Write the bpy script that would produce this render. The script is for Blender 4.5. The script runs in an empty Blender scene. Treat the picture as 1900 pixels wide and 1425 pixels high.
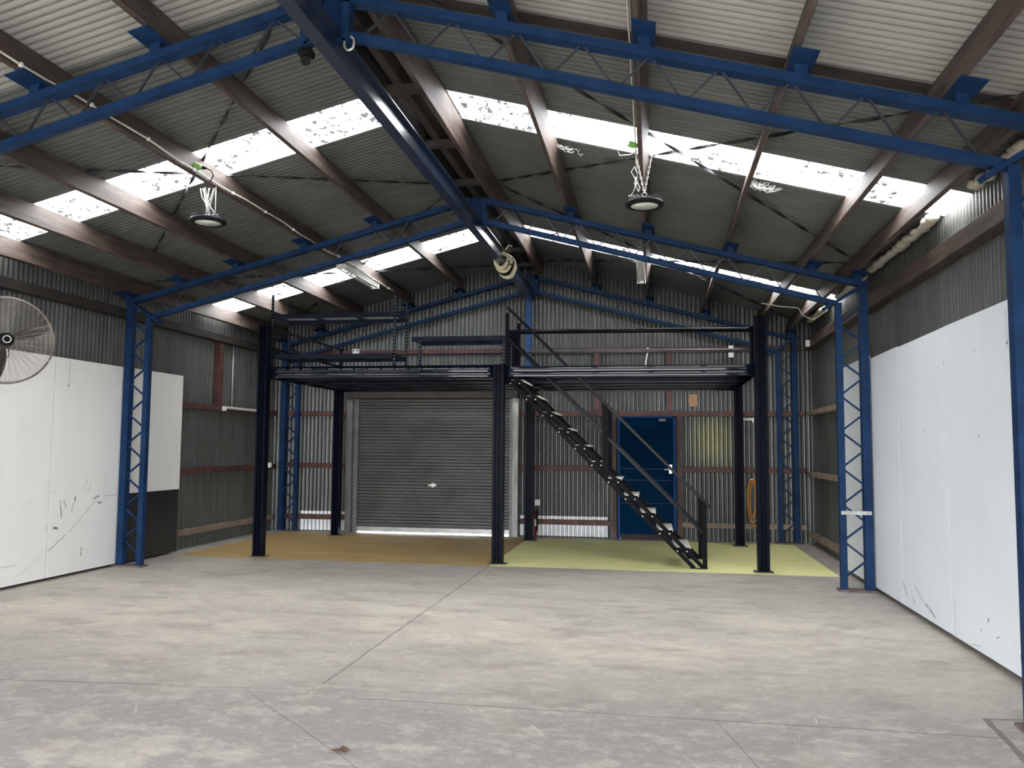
import bpy, math, random
from math import sin, cos, pi, sqrt, radians
from mathutils import Vector, Matrix
random.seed(7)
C = bpy.context.scene.collection
SC = bpy.context.scene

# ------------------------------------------------------------------ camera
F_PX, YAW, PITCH, ROLL, CAM_Z = 1544.73, .1681, .0768, .0077, 1.57
cy_, sy_, cp_, sp_ = cos(YAW), sin(YAW), cos(PITCH), sin(PITCH)
fwd = Vector((-sy_*cp_, cy_*cp_, sp_)); rt = Vector((cy_, sy_, 0)); up = rt.cross(fwd)
R_ = cos(ROLL)*rt + sin(ROLL)*up; U_ = -sin(ROLL)*rt + cos(ROLL)*up
cd = bpy.data.cameras.new('camera'); cam = bpy.data.objects.new('camera', cd); C.objects.link(cam)
m = Matrix.Identity(4)
for i in range(3):
    m[i][0] = R_[i]; m[i][1] = U_[i]; m[i][2] = -fwd[i]
m[0][3], m[1][3], m[2][3] = 0, 0, CAM_Z
cam.matrix_world = m
cd.sensor_fit = 'HORIZONTAL'; cd.sensor_width = 36; cd.lens = F_PX*36/1900
cd.clip_start = .05; cd.clip_end = 400
SC.camera = cam

# ------------------------------------------------------------------ view, world, daylight portals
SC.view_settings.view_transform = 'Standard'; SC.view_settings.look = 'None'
SC.view_settings.gamma = 1; SC.view_settings.use_curve_mapping = False
SC.view_settings.exposure = 1.45
SC.cycles.max_bounces = 10; SC.cycles.diffuse_bounces = 7; SC.cycles.glossy_bounces = 4
SC.cycles.transparent_max_bounces = 8; SC.cycles.sample_clamp_indirect = 12
SC.cycles.use_denoising = True
W = bpy.data.worlds.new('overcast_sky'); SC.world = W; W.use_nodes = True
bg = W.node_tree.nodes['Background']
bg.inputs[0].default_value = (.965, .98, 1.0, 1); bg.inputs[1].default_value = 6.6

XM, ZA, SR, SL, OFF = -2.164, 4.6975, .2633, .2557, .35
XLW, XRW, YB, YF = -7.12, 2.70, 14.9, -1.2     # wall sheets, front of the shed
T1, T2, T3 = 5.25, 9.98, 14.72
XL, XR = -6.884, 2.42
def zt(x, off=0.0):                                # height on the rafter plane (+ offset)
    return ZA + off - (SR*(x-XM) if x > XM else SL*(XM-x))

def portal(name, loc, rot, sx, sy):
    l = bpy.data.lights.new(name, 'AREA'); l.shape = 'RECTANGLE'; l.size = sx; l.size_y = sy; l.energy = 1
    l.cycles.is_portal = True
    o = bpy.data.objects.new(name, l); o.location = loc; o.rotation_euler = rot; C.objects.link(o)
SKY_R = ((7.50, 8.22), (12.38, 13.09)); SKY_L = ((7.38, 8.05), (12.16, 12.92))
portal('daylight_portal', ((XLW+XRW)/2, YF-.2, 1.55), (radians(90), 0, 0), XRW-XLW-.1, 3.1)
for (a, b) in SKY_R:
    x = (XM+XRW)/2; portal('daylight_portal', (x, (a+b)/2, zt(x, OFF+.06)), (0, math.atan(SR), 0), 5.2, b-a+.1)
for (a, b) in SKY_L:
    x = (XM+XLW)/2; portal('daylight_portal', (x, (a+b)/2, zt(x, OFF+.06)), (0, -math.atan(SL), 0), 5.2, b-a+.1)

# ------------------------------------------------------------------ materials
def nt(name):
    mt = bpy.data.materials.new(name); mt.use_nodes = True
    t = mt.node_tree; return mt, t, t.nodes['Principled BSDF']
def N(t, typ, **kw):
    n = t.nodes.new(typ)
    for k, v in kw.items(): setattr(n, k, v)
    return n
def coords(t, scale=(1, 1, 1)):
    g = N(t, 'ShaderNodeNewGeometry'); mp = N(t, 'ShaderNodeMapping')
    mp.inputs['Scale'].default_value = scale
    t.links.new(g.outputs['Position'], mp.inputs['Vector']); return mp.outputs[0]
def noise(t, vec, scale, detail=4, rough=.6, lo=.35, hi=.65):
    n = N(t, 'ShaderNodeTexNoise'); n.inputs['Scale'].default_value = scale
    n.inputs['Detail'].default_value = detail; n.inputs['Roughness'].default_value = rough
    t.links.new(vec, n.inputs['Vector'])
    mr = N(t, 'ShaderNodeMapRange'); mr.inputs[1].default_value = lo; mr.inputs[2].default_value = hi
    t.links.new(n.outputs['Fac'], mr.inputs[0]); return mr.outputs[0]
def mix(t, fac, a, b, mode='MIX'):
    n = N(t, 'ShaderNodeMix', data_type='RGBA', blend_type=mode)
    for s, v in ((0, fac), (6, a), (7, b)):
        if hasattr(v, 'links'): t.links.new(v, n.inputs[s])
        elif s == 0: n.inputs[s].default_value = v
        else: n.inputs[s].default_value = (*v, 1)
    return n.outputs[2]
def mth(t, op, a, b=None, c=None):
    n = N(t, 'ShaderNodeMath', operation=op)
    for i, v in enumerate((a, b, c)):
        if v is None: continue
        if hasattr(v, 'links'): t.links.new(v, n.inputs[i])
        else: n.inputs[i].default_value = v
    return n.outputs[0]
def bump(t, bs, h, strength, dist=.01):
    b = N(t, 'ShaderNodeBump'); b.inputs['Strength'].default_value = strength; b.inputs['Distance'].default_value = dist
    t.links.new(h, b.inputs['Height']); t.links.new(b.outputs[0], bs.inputs['Normal'])
def xyz(t):
    g = N(t, 'ShaderNodeNewGeometry'); s = N(t, 'ShaderNodeSeparateXYZ'); t.links.new(g.outputs['Position'], s.inputs[0]); return s.outputs

def simple(name, col, rough=.5, metal=0, var=.18, scale=6, bumpv=0, spec=.5, stretch=(1, 1, 1)):
    mt, t, b = nt(name)
    v = coords(t, stretch); n = noise(t, v, scale)
    d = tuple(c*(1-var) for c in col); e = tuple(min(1, c*(1+var)) for c in col)
    t.links.new(mix(t, n, d, e), b.inputs['Base Color'])
    b.inputs['Roughness'].default_value = rough; b.inputs['Metallic'].default_value = metal
    b.inputs['Specular IOR Level'].default_value = spec
    if bumpv: bump(t, b, noise(t, v, scale*6), bumpv)
    return mt

def sheetmetal(name, col, dark, rough=.5, metal=.35, axis='Y', along='Z', pitch=.762, dirt=.5, seed=0, spread=.22):
    """corrugated sheet: each sheet width has its own tone, with dirt running along the ribs"""
    mt, t, b = nt(name)
    s = xyz(t); a = s['XYZ'.index(axis)]
    k = mth(t, 'FLOOR', mth(t, 'DIVIDE', mth(t, 'ADD', a, seed*1.37), pitch))
    wn = N(t, 'ShaderNodeTexWhiteNoise', noise_dimensions='1D'); t.links.new(k, wn.inputs['W'])
    sc = {'X': (.6, 9, 9), 'Y': (9, .6, 9), 'Z': (9, 9, .6)}[along]
    st = noise(t, coords(t, sc), 1.6, 5, .65, .35, .7)
    big = noise(t, coords(t), 1.1, 3, .6, .35, .7)
    c1 = mix(t, mth(t, 'MULTIPLY', st, dirt), col, dark)
    c2 = mix(t, mth(t, 'MULTIPLY', big, .45*dirt), c1, dark)
    tone = mth(t, 'ADD', mth(t, 'MULTIPLY', wn.outputs[0], spread), 1-spread/2)
    cmb = N(t, 'ShaderNodeCombineColor')
    for i in range(3): t.links.new(tone, cmb.inputs[i])
    c3 = mix(t, 1.0, c2, cmb.outputs[0], 'MULTIPLY')
    t.links.new(c3, b.inputs['Base Color'])
    b.inputs['Roughness'].default_value = rough; b.inputs['Metallic'].default_value = metal
    return mt, t, b

M = {}
M['roof_far'] = sheetmetal('weathered_roof_sheet', (.150, .155, .146), (.06, .063, .059), .5, .35, 'Y', 'X')[0]
M['roof_near'] = sheetmetal('newer_roof_sheet', (.34, .33, .305), (.24, .235, .215), .5, .15, 'Y', 'X', dirt=.4, spread=.08)[0]
M['wall_side'] = sheetmetal('weathered_side_wall_sheet', (.155, .162, .152), (.05, .053, .05), .42, .55, 'Y', 'Z')[0]
def backmat():
    mt, t, b = sheetmetal('weathered_back_wall_sheet', (.135, .142, .138), (.03, .034, .036), .38, .6, 'X', 'Z', spread=.4)
    s = xyz(t)
    # yellowish overspray right of the blue door
    dx = mth(t, 'DIVIDE', mth(t, 'SUBTRACT', s[0], 1.0), .42); dz = mth(t, 'DIVIDE', mth(t, 'SUBTRACT', s[2], 1.7), .55)
    r = mth(t, 'SQRT', mth(t, 'ADD', mth(t, 'MULTIPLY', dx, dx), mth(t, 'MULTIPLY', dz, dz)))
    mr = N(t, 'ShaderNodeMapRange'); mr.inputs[1].default_value = 1.1; mr.inputs[2].default_value = .2; mr.inputs[4].default_value = .55
    t.links.new(r, mr.inputs[0])
    src = b.inputs['Base Color'].links[0].from_socket
    t.links.new(mix(t, mr.outputs[0], src, (.34, .33, .15)), b.inputs['Base Color'])
    return mt
M['wall_back'] = backmat()
M['zinc_new'] = simple('new_galvanised_sheet', (.68, .70, .72), .38, .35, .1)
M['timber'] = simple('stained_hardwood', (.072, .051, .042), .6, 0, .45, 3, .15, .4, (5, .7, 5))
M['timber_red'] = simple('red_oxide_timber', (.078, .033, .030), .6, 0, .35, 4, .1, .4)
M['timber_dark'] = simple('dark_old_timber', (.022, .017, .015), .75, 0, .35, 4)
M['timber_pale'] = simple('weathered_pale_timber', (.42, .44, .42), .75, 0, .22, 5, .2, .4, (4, 4, .8))
M['timber_grey'] = simple('dusty_timber', (.22, .165, .13), .7, 0, .3, 4, .1)
M['blue'] = simple('blue_steel_paint', (.010, .029, .078), .5, .0, .2, 5, 0, .08)
M['blue_dk'] = simple('deep_blue_gloss_paint', (.007, .019, .058), .35, .0, .2, 4, 0, .12)
M['blue_face'] = simple('dark_navy_rack_paint', (.004, .005, .011), .3, .0, .25, 8, 0, .03)
M['navy'] = M['blue_face']
M['slot'] = simple('rack_slot_shadow', (.002, .002, .003), .9)
M['shelf'] = simple('charcoal_shelf_steel', (.012, .016, .026), .4, .0, .2, 6, 0, .05)
M['mesh'] = simple('bare_wire_deck', (.35, .35, .30), .45, .5)
M['rail'] = simple('black_gloss_rail', (.008, .009, .012), .25, .0, .1, 6, 0, .07)
M['tread'] = simple('cream_tread_plate', (.80, .77, .68), .55, 0, .06)
M['bolt'] = simple('zinc_bolt', (.9, .9, .9), .2, .4, .03)
M['white_fit'] = simple('white_fitting_plastic', (.78, .78, .74), .4, 0, .05)
M['galv'] = simple('galvanised_steel', (.42, .43, .42), .4, .6, .15)
M['black'] = simple('black_plastic', (.009, .009, .010), .45, 0, .1, 6, 0, .1)
M['lens'] = simple('milky_lamp_lens', (.66, .67, .60), .5, 0, .03)
M['rope'] = simple('cream_webbing', (.68, .60, .42), .8, 0, .12, 20)
M['orange'] = simple('orange_rubber_hose', (.48, .22, .05), .5, 0, .15)
M['red'] = simple('red_enamel', (.28, .012, .015), .3, .1, .1)
M['green'] = simple('green_socket_plastic', (.20, .42, .10), .5)
M['foam'] = simple('beige_eave_foam', (.50, .46, .38), .9, 0, .2, 20, .3)
M['card'] = simple('brown_cardboard', (.30, .17, .09), .8)
M['leaf'] = simple('dry_brown_leaf', (.10, .05, .03), .8)
M['web'] = simple('dusty_cobweb', (.55, .55, .52), .9)
M['cage'] = simple('chromed_fan_wire', (.20, .17, .145), .4, .5)
M['conduit'] = simple('cream_cable_sheath', (.62, .58, .50), .5)
M['roller'] = simple('grey_green_roller_curtain', (.075, .08, .074), .5, .25, .2, 1.5, 0, .5, (1, 1, 2))
M['galv_dk'] = simple('dull_guide_steel', (.16, .165, .165), .55, .3, .2)
M['door_blue'] = simple('blue_painted_door', (.003, .020, .055), .7, 0, .12, 2, 0, .0)
M['blue_frame'] = simple('pale_blue_door_frame', (.02, .055, .18), .5, 0, .1, 6, 0, .02)
M['base_rust'] = simple('rusty_base_steel', (.12, .09, .08), .8, .1, .3, 12)
M['web_steel'] = simple('grey_blue_web_rod', (.03, .037, .05), .5, .3)
M['blue_mid'] = simple('mid_blue_paint', (.03, .07, .17), .5, 0, .1, 6, 0, .05)
M['strap'] = simple('dark_strap_steel', (.03, .03, .033), .5, .4)
M['gloss'] = simple('navy_gloss_beam', (.004, .006, .013), .06, .0, .15, 10, 0, .42)
M['joist'] = simple('dull_navy_joist', (.004, .006, .012), .12, .0, .15, 10, 0, .12)
M['rail_grey'] = simple('dusty_grey_rail', (.08, .08, .08), .4)
M['stair'] = simple('satin_black_stair_steel', (.006, .006, .008), .4, .0, .2, 6, 0, .03)
M['slotlit'] = simple('pale_slot_glint', (.25, .25, .25), .5)
M['fin'] = simple('dark_aluminium_fin', (.05, .052, .058), .35, .3)
M['chain'] = simple('bright_chain_link', (.72, .72, .70), .35, .5, .05)
M['crane'] = simple('glossy_crane_blue', (.018, .030, .065), .22, .2, .2, 4, 0, .7)
M['ridge_pale'] = simple('lit_ridge_underlay', (.75, .71, .62), .6, 0, .15)
M['ridge'] = simple('galvanised_ridge_cap', (.40, .40, .36), .5, .2)

SCUFF_L = [(8.88, .91, 8.91, .71, .008, .9), (8.94, .91, 8.99, .81, .006, .8), (9.08, .76, 9.15, .96, .006, .6), (9.13, .94, 9.15, .89, .012, .9),
           (9.3, 1.01, 9.34, 1.15, .005, .6), (9.38, .98, 9.40, 1.1, .004, .5), (9.47, .9, 9.58, .93, .014, .8), (9.55, .84, 9.64, .84, .014, .8), (9.66, .92, 9.96, .92, .004, .6),
           (9.51, .87, 9.05, .52, .005, .6), (9.0, .5, 8.71, .34, .005, .7), (8.71, .34, 8.2, .1, .004, .3), (8.78, .6, 8.87, .59, .014, .9), (8.0, .25, 8.26, .24, .005, .4),
           (9.29, .32, 9.28, .21, .01, .7), (9.4, .29, 9.37, .17, .006, .4), (8.27, .85, 8.45, .97, .005, .25), (8.3, .78, 8.5, .9, .004, .2), (8.93, 2.58, 8.93, 2.28, .004, .7), (8.91, 2.27, 8.94, 2.27, .012, .8)]
SCUFF_R = [(8.95, .28, 8.8, .17, .012, .5), (8.63, .18, 8.55, .13, .012, .6), (8.57, .3, 8.3, .19, .01, .55), (8.25, .19, 7.98, .11, .012, .7), (7.48, .37, 7.48, .01, .004, .9),
           (7.14, .07, 6.94, .1, .006, .35), (6.64, .23, 6.58, .25, .006, .6), (6.94, .24, 6.92, .22, .008, .7), (6.78, .34, 6.78, .31, .012, .8), (6.23, .21, 6.22, .16, .015, .9),
           (6.28, 2.60, 6.27, 2.28, .004, .7), (6.28, 2.34, 6.27, 2.32, .012, .9), (7.58, 2.34, 7.56, 2.29, .008, .6), (6.88, 2.35, 6.87, 2.33, .012, .6), (8.12, 1.76, 8.12, 1.74, .012, .6),
           (7.56, 1.76, 7.56, 1.74, .012, .6), (6.85, 1.7, 6.84, 1.68, .012, .6), (9.43, .08, 9.42, .03, .01, .6)]
def board_mat(name, col, side):
    mt, t, b = nt(name)
    v = coords(t); n1 = noise(t, v, .9, 4, .6, .35, .7); n2 = noise(t, coords(t, (1, 5, .5)), 1.2, 5, .6, .4, .75)
    c = mix(t, mth(t, 'MULTIPLY', n1, .45), col, tuple(x*.88 for x in col))
    c = mix(t, mth(t, 'MULTIPLY', n2, .3), c, tuple(x*.86 for x in col))
    # scuffs and knocks in a low band, plus screw heads
    s = xyz(t)
    band = N(t, 'ShaderNodeMapRange'); band.inputs[1].default_value = 1.25; band.inputs[2].default_value = .6
    t.links.new(s[2], band.inputs[0])
    sc = noise(t, coords(t, (1, 9, 3.2)), 2.3, 6, .72, .655, .70)
    big = noise(t, v, 1.5, 2, .5, .5, .62)
    f = mth(t, 'MULTIPLY', mth(t, 'MULTIPLY', sc, band.outputs[0]), mth(t, 'MULTIPLY', big, .85))
    c = mix(t, f, c, (.10, .10, .10))
    vo = N(t, 'ShaderNodeTexVoronoi'); vo.inputs['Scale'].default_value = 2.6; t.links.new(v, vo.inputs['Vector'])
    dot = mth(t, 'LESS_THAN', vo.outputs['Distance'], .022)
    wob = mth(t, 'MULTIPLY', mth(t, 'SUBTRACT', noise(t, v, 9, 3, .6, 0, 1), .5), .03)
    brk = noise(t, v, 30, 3, .6, .35, .5)
    c = mix(t, mth(t, 'MULTIPLY', dot, .8), c, (.12, .12, .12))
    for (y0, z0, y1, z1, w, dep) in (SCUFF_R if side else SCUFF_L):
        L = max(.001, sqrt((y1-y0)**2+(z1-z0)**2)); uy, uz = (y1-y0)/L, (z1-z0)/L
        py = mth(t, 'SUBTRACT', s[1], y0); pz = mth(t, 'SUBTRACT', s[2], z0)
        al = mth(t, 'ADD', mth(t, 'MULTIPLY', py, uy), mth(t, 'MULTIPLY', pz, uz))
        ac = mth(t, 'ABSOLUTE', mth(t, 'ADD', mth(t, 'ADD', mth(t, 'MULTIPLY', py, -uz), mth(t, 'MULTIPLY', pz, uy)), wob))
        f2 = mth(t, 'MULTIPLY', mth(t, 'LESS_THAN', ac, w), mth(t, 'MULTIPLY', mth(t, 'GREATER_THAN', al, 0), mth(t, 'LESS_THAN', al, L)))
        c = mix(t, mth(t, 'MULTIPLY', mth(t, 'MULTIPLY', f2, brk), dep), c, (.07, .07, .075) if dep > 0 else (.9, .9, .9))
    t.links.new(c, b.inputs['Base Color']); b.inputs['Roughness'].default_value = .42
    b.inputs['Specular IOR Level'].default_value = .4
    bump(t, b, noise(t, v, 1.3, 2, .5, 0, 1), .12, .05)
    return mt
M['board_w'] = board_mat('white_painted_board', (.79, .785, .77), 0)
M['board_r'] = board_mat('cool_white_painted_board', (.72, .76, .80), 1)
M['board_k'] = simple('black_painted_board', (.012, .013, .016), .4, 0, .3, 2)

def floor_mat():
    mt, t, b = nt('worn_concrete'); s = xyz(t); v = coords(t)
    big = noise(t, coords(t, (1, 1.3, 1)), .55, 5, .62, .38, .62)
    med = noise(t, coords(t, (.8, 2.2, 1)), 1.6, 7, .7, .40, .64)
    fine = noise(t, v, 26, 4, .7, .3, .7)
    c = mix(t, big, (.38, .345, .305), (.62, .56, .465))
    c = mix(t, mth(t, 'MULTIPLY', med, .6), c, (.62, .575, .50))
    # worn grey paint patches nearer the camera, then an overall dimming of the colour
    edge = mth(t, 'ADD', s[1], mth(t, 'MULTIPLY', noise(t, v, .9, 4, .65, 0, 1), -1.4))
    nearm = N(t, 'ShaderNodeMapRange'); nearm.inputs[1].default_value = 5.0; nearm.inputs[2].default_value = 4.1
    t.links.new(edge, nearm.inputs[0])
    patch = noise(t, v, 1.4, 6, .68, .42, .5)
    c = mix(t, mth(t, 'MULTIPLY', mth(t, 'MULTIPLY', nearm.outputs[0], patch), .85), c, (.26, .25, .245))
    near_dim = N(t, 'ShaderNodeMapRange'); near_dim.inputs[1].default_value = 6.2; near_dim.inputs[2].default_value = 4.6
    t.links.new(edge, near_dim.inputs[0])
    c = mix(t, mth(t, 'MULTIPLY', near_dim.outputs[0], .55), c, (.25, .235, .23))  # floor colour darkened toward the camera to lower its brightness
    far = noise(t, coords(t, (.5, 3, 1)), 1.3, 4, .6, .45, .7)
    far_dim = N(t, 'ShaderNodeMapRange'); far_dim.inputs[1].default_value = 7.2; far_dim.inputs[2].default_value = 9.8
    t.links.new(s[1], far_dim.inputs[0])
    c = mix(t, mth(t, 'MULTIPLY', mth(t, 'ADD', mth(t, 'MULTIPLY', far, .35), .5), far_dim.outputs[0]), c, (.37, .345, .315))  # floor colour dimmed with depth, standing in for light fall-off
    # pale scratches, both ways
    scm = noise(t, v, 1.1, 2, .5, .42, .62)
    m2 = noise(t, coords(t, (1, 1.8, 1)), 5.5, 6, .72, .42, .66)
    c = mix(t, mth(t, 'MULTIPLY', m2, .38), c, (.27, .24, .215))
    m3 = noise(t, coords(t, (1, 1.5, 1)), 11, 5, .75, .50, .66)
    c = mix(t, mth(t, 'MULTIPLY', m3, .24), c, (.72, .68, .60))
    st_ = noise(t, coords(t, (1, 1.5, 1)), 1.7, 5, .62, .53, .64)
    c = mix(t, mth(t, 'MULTIPLY', st_, .45), c, (.27, .235, .205))
    st2 = noise(t, coords(t, (1.3, 2, 1)), 2.6, 5, .7, .54, .62)
    c = mix(t, mth(t, 'MULTIPLY', st2, .26), c, (.66, .61, .52))
    for sc, a0, lo, ro in (((26, 1.3, 1), 1.5, .675, .12), ((26, 1.0, 1), 1.7, .665, -.5), ((.8, 24, 1), 1.6, .67, .1), ((24, .9, 1), 1.5, .67, .75)):
        mp = N(t, 'ShaderNodeMapping'); mp.inputs['Scale'].default_value = sc; mp.inputs['Rotation'].default_value = (0, 0, ro)
        rot = N(t, 'ShaderNodeMapping'); rot.inputs['Rotation'].default_value = (0, 0, ro); t.links.new(v, rot.inputs['Vector'])
        mp.inputs['Rotation'].default_value = (0, 0, 0); t.links.new(rot.outputs[0], mp.inputs['Vector'])
        f = noise(t, mp.outputs[0], a0, 3, .6, lo, lo+.03)
        c = mix(t, mth(t, 'MULTIPLY', mth(t, 'MULTIPLY', f, scm), .5), c, (.80, .78, .72))
    c = mix(t, mth(t, 'MULTIPLY', fine, .12), c, (.2, .18, .17))
    vo = N(t, 'ShaderNodeTexVoronoi'); vo.inputs['Scale'].default_value = 3.3; t.links.new(v, vo.inputs['Vector'])
    dot = mth(t, 'LESS_THAN', mth(t, 'ADD', vo.outputs['Distance'], mth(t, 'MULTIPLY', noise(t, v, 40), .03)), .045)
    c = mix(t, mth(t, 'MULTIPLY', dot, mth(t, 'MULTIPLY', noise(t, v, 2, 2, .5, .55, .6), .6)), c, (.14, .12, .11))
    # saw joints
    wob = mth(t, 'MULTIPLY', mth(t, 'SUBTRACT', noise(t, v, 3, 5, .7, 0, 1), .5), .05)
    def seg(x0, y0, x1, y1, w, depth=.75):
        nonlocal c
        L = sqrt((x1-x0)**2+(y1-y0)**2); ux, uy = (x1-x0)/L, (y1-y0)/L
        px = mth(t, 'SUBTRACT', s[0], x0); py = mth(t, 'SUBTRACT', s[1], y0)
        al = mth(t, 'ADD', mth(t, 'MULTIPLY', px, ux), mth(t, 'MULTIPLY', py, uy))
        ac = mth(t, 'ADD', mth(t, 'ADD', mth(t, 'MULTIPLY', px, -uy), mth(t, 'MULTIPLY', py, ux)), wob)
        f = mth(t, 'LESS_THAN', mth(t, 'ABSOLUTE', ac), w)
        f = mth(t, 'MULTIPLY', f, mth(t, 'MULTIPLY', mth(t, 'GREATER_THAN', al, 0), mth(t, 'LESS_THAN', al, L)))
        c = mix(t, mth(t, 'MULTIPLY', f, depth), c, (.11, .095, .085))
    seg(-2.17, 5.37, -2.17, 11.1, .009, .6)
    seg(-4.6, 5.03, -3.2, 5.16, .010, .65); seg(-3.3, 5.12, -1.0, 5.36, .005, .5)
    seg(-1.95, 5.12, 1.86, 5.10, .008, .6); seg(1.9, 5.43, 2.6, 5.50, .012); seg(1.92, 5.43, 1.83, 4.3, .018)
    seg(-2.6, 5.15, -1.4, 4.0, .006, .45); seg(.35, 5.1, .55, 4.2, .006, .45)
    # painted bay under the platform: ochre left, lime right
    def ge(a, v0): return mth(t, 'GREATER_THAN', a, v0)
    ey = mth(t, 'ADD', s[1], mth(t, 'MULTIPLY', wob, .7)); ex = mth(t, 'ADD', s[0], mth(t, 'MULTIPLY', wob, .5))
    iny = mth(t, 'MULTIPLY', ge(ey, 11.06), mth(t, 'LESS_THAN', s[1], 14.62))
    left = mth(t, 'MULTIPLY', iny, mth(t, 'MULTIPLY', ge(ex, -6.72), mth(t, 'LESS_THAN', s[0], -2.165)))
    right = mth(t, 'MULTIPLY', iny, mth(t, 'MULTIPLY', ge(s[0], -2.165), mth(t, 'LESS_THAN', ex, 2.29)))
    wear = mth(t, 'SUBTRACT', 1, mth(t, 'MULTIPLY', noise(t, v, 2.2, 6, .7, .56, .75), .4))
    pv = noise(t, coords(t, (1, 3, 1)), 1.2, 5, .6, .35, .7)
    c = mix(t, mth(t, 'MULTIPLY', left, wear), c, mix(t, pv, (.42, .285, .115), (.52, .36, .15)))
    c = mix(t, mth(t, 'MULTIPLY', right, wear), c, mix(t, pv, (.84, .82, .36), (.90, .88, .42)))
    t.links.new(c, b.inputs['Base Color'])
    rr = N(t, 'ShaderNodeMapRange'); rr.inputs[3].default_value = .5; rr.inputs[4].default_value = .72
    t.links.new(med, rr.inputs[0]); t.links.new(rr.outputs[0], b.inputs['Roughness'])
    b.inputs['Specular IOR Level'].default_value = .35
    bump(t, b, mth(t, 'ADD', fine, med), .15, .006)
    return mt
M['floor'] = floor_mat()
M['apron'] = simple('outdoor_concrete', (.45, .44, .41), .8)

def skylight_mat():
    mt = bpy.data.materials.new('translucent_roof_sheet'); mt.use_nodes = True; t = mt.node_tree
    t.nodes.remove(t.nodes['Principled BSDF']); out = t.nodes['Material Output']
    tr = N(t, 'ShaderNodeBsdfTransparent'); tr.inputs[0].default_value = (.93, .93, .93, 1)
    tl = N(t, 'ShaderNodeBsdfTranslucent'); tl.inputs[0].default_value = (.85, .85, .82, 1)
    df = N(t, 'ShaderNodeBsdfDiffuse'); df.inputs[0].default_value = (.16, .15, .17, 1)
    a = N(t, 'ShaderNodeMixShader'); a.inputs[0].default_value = .25
    t.links.new(tr.outputs[0], a.inputs[1]); t.links.new(tl.outputs[0], a.inputs[2])
    # settled leaf litter and dirt lying in the pans of the sheet
    n = noise(t, coords(t, (5, 3.2, 3)), 2.7, 6, .72, .53, .55)
    area = noise(t, coords(t), 1.1, 2, .5, .40, .50)
    f = mth(t, 'MULTIPLY', mth(t, 'MULTIPLY', n, area), .985)
    bx = N(t, 'ShaderNodeMixShader'); t.links.new(f, bx.inputs[0])
    t.links.new(a.outputs[0], bx.inputs[1]); t.links.new(df.outputs[0], bx.inputs[2])
    t.links.new(bx.outputs[0], out.inputs['Surface'])
    return mt
M['sky'] = skylight_mat()

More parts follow.
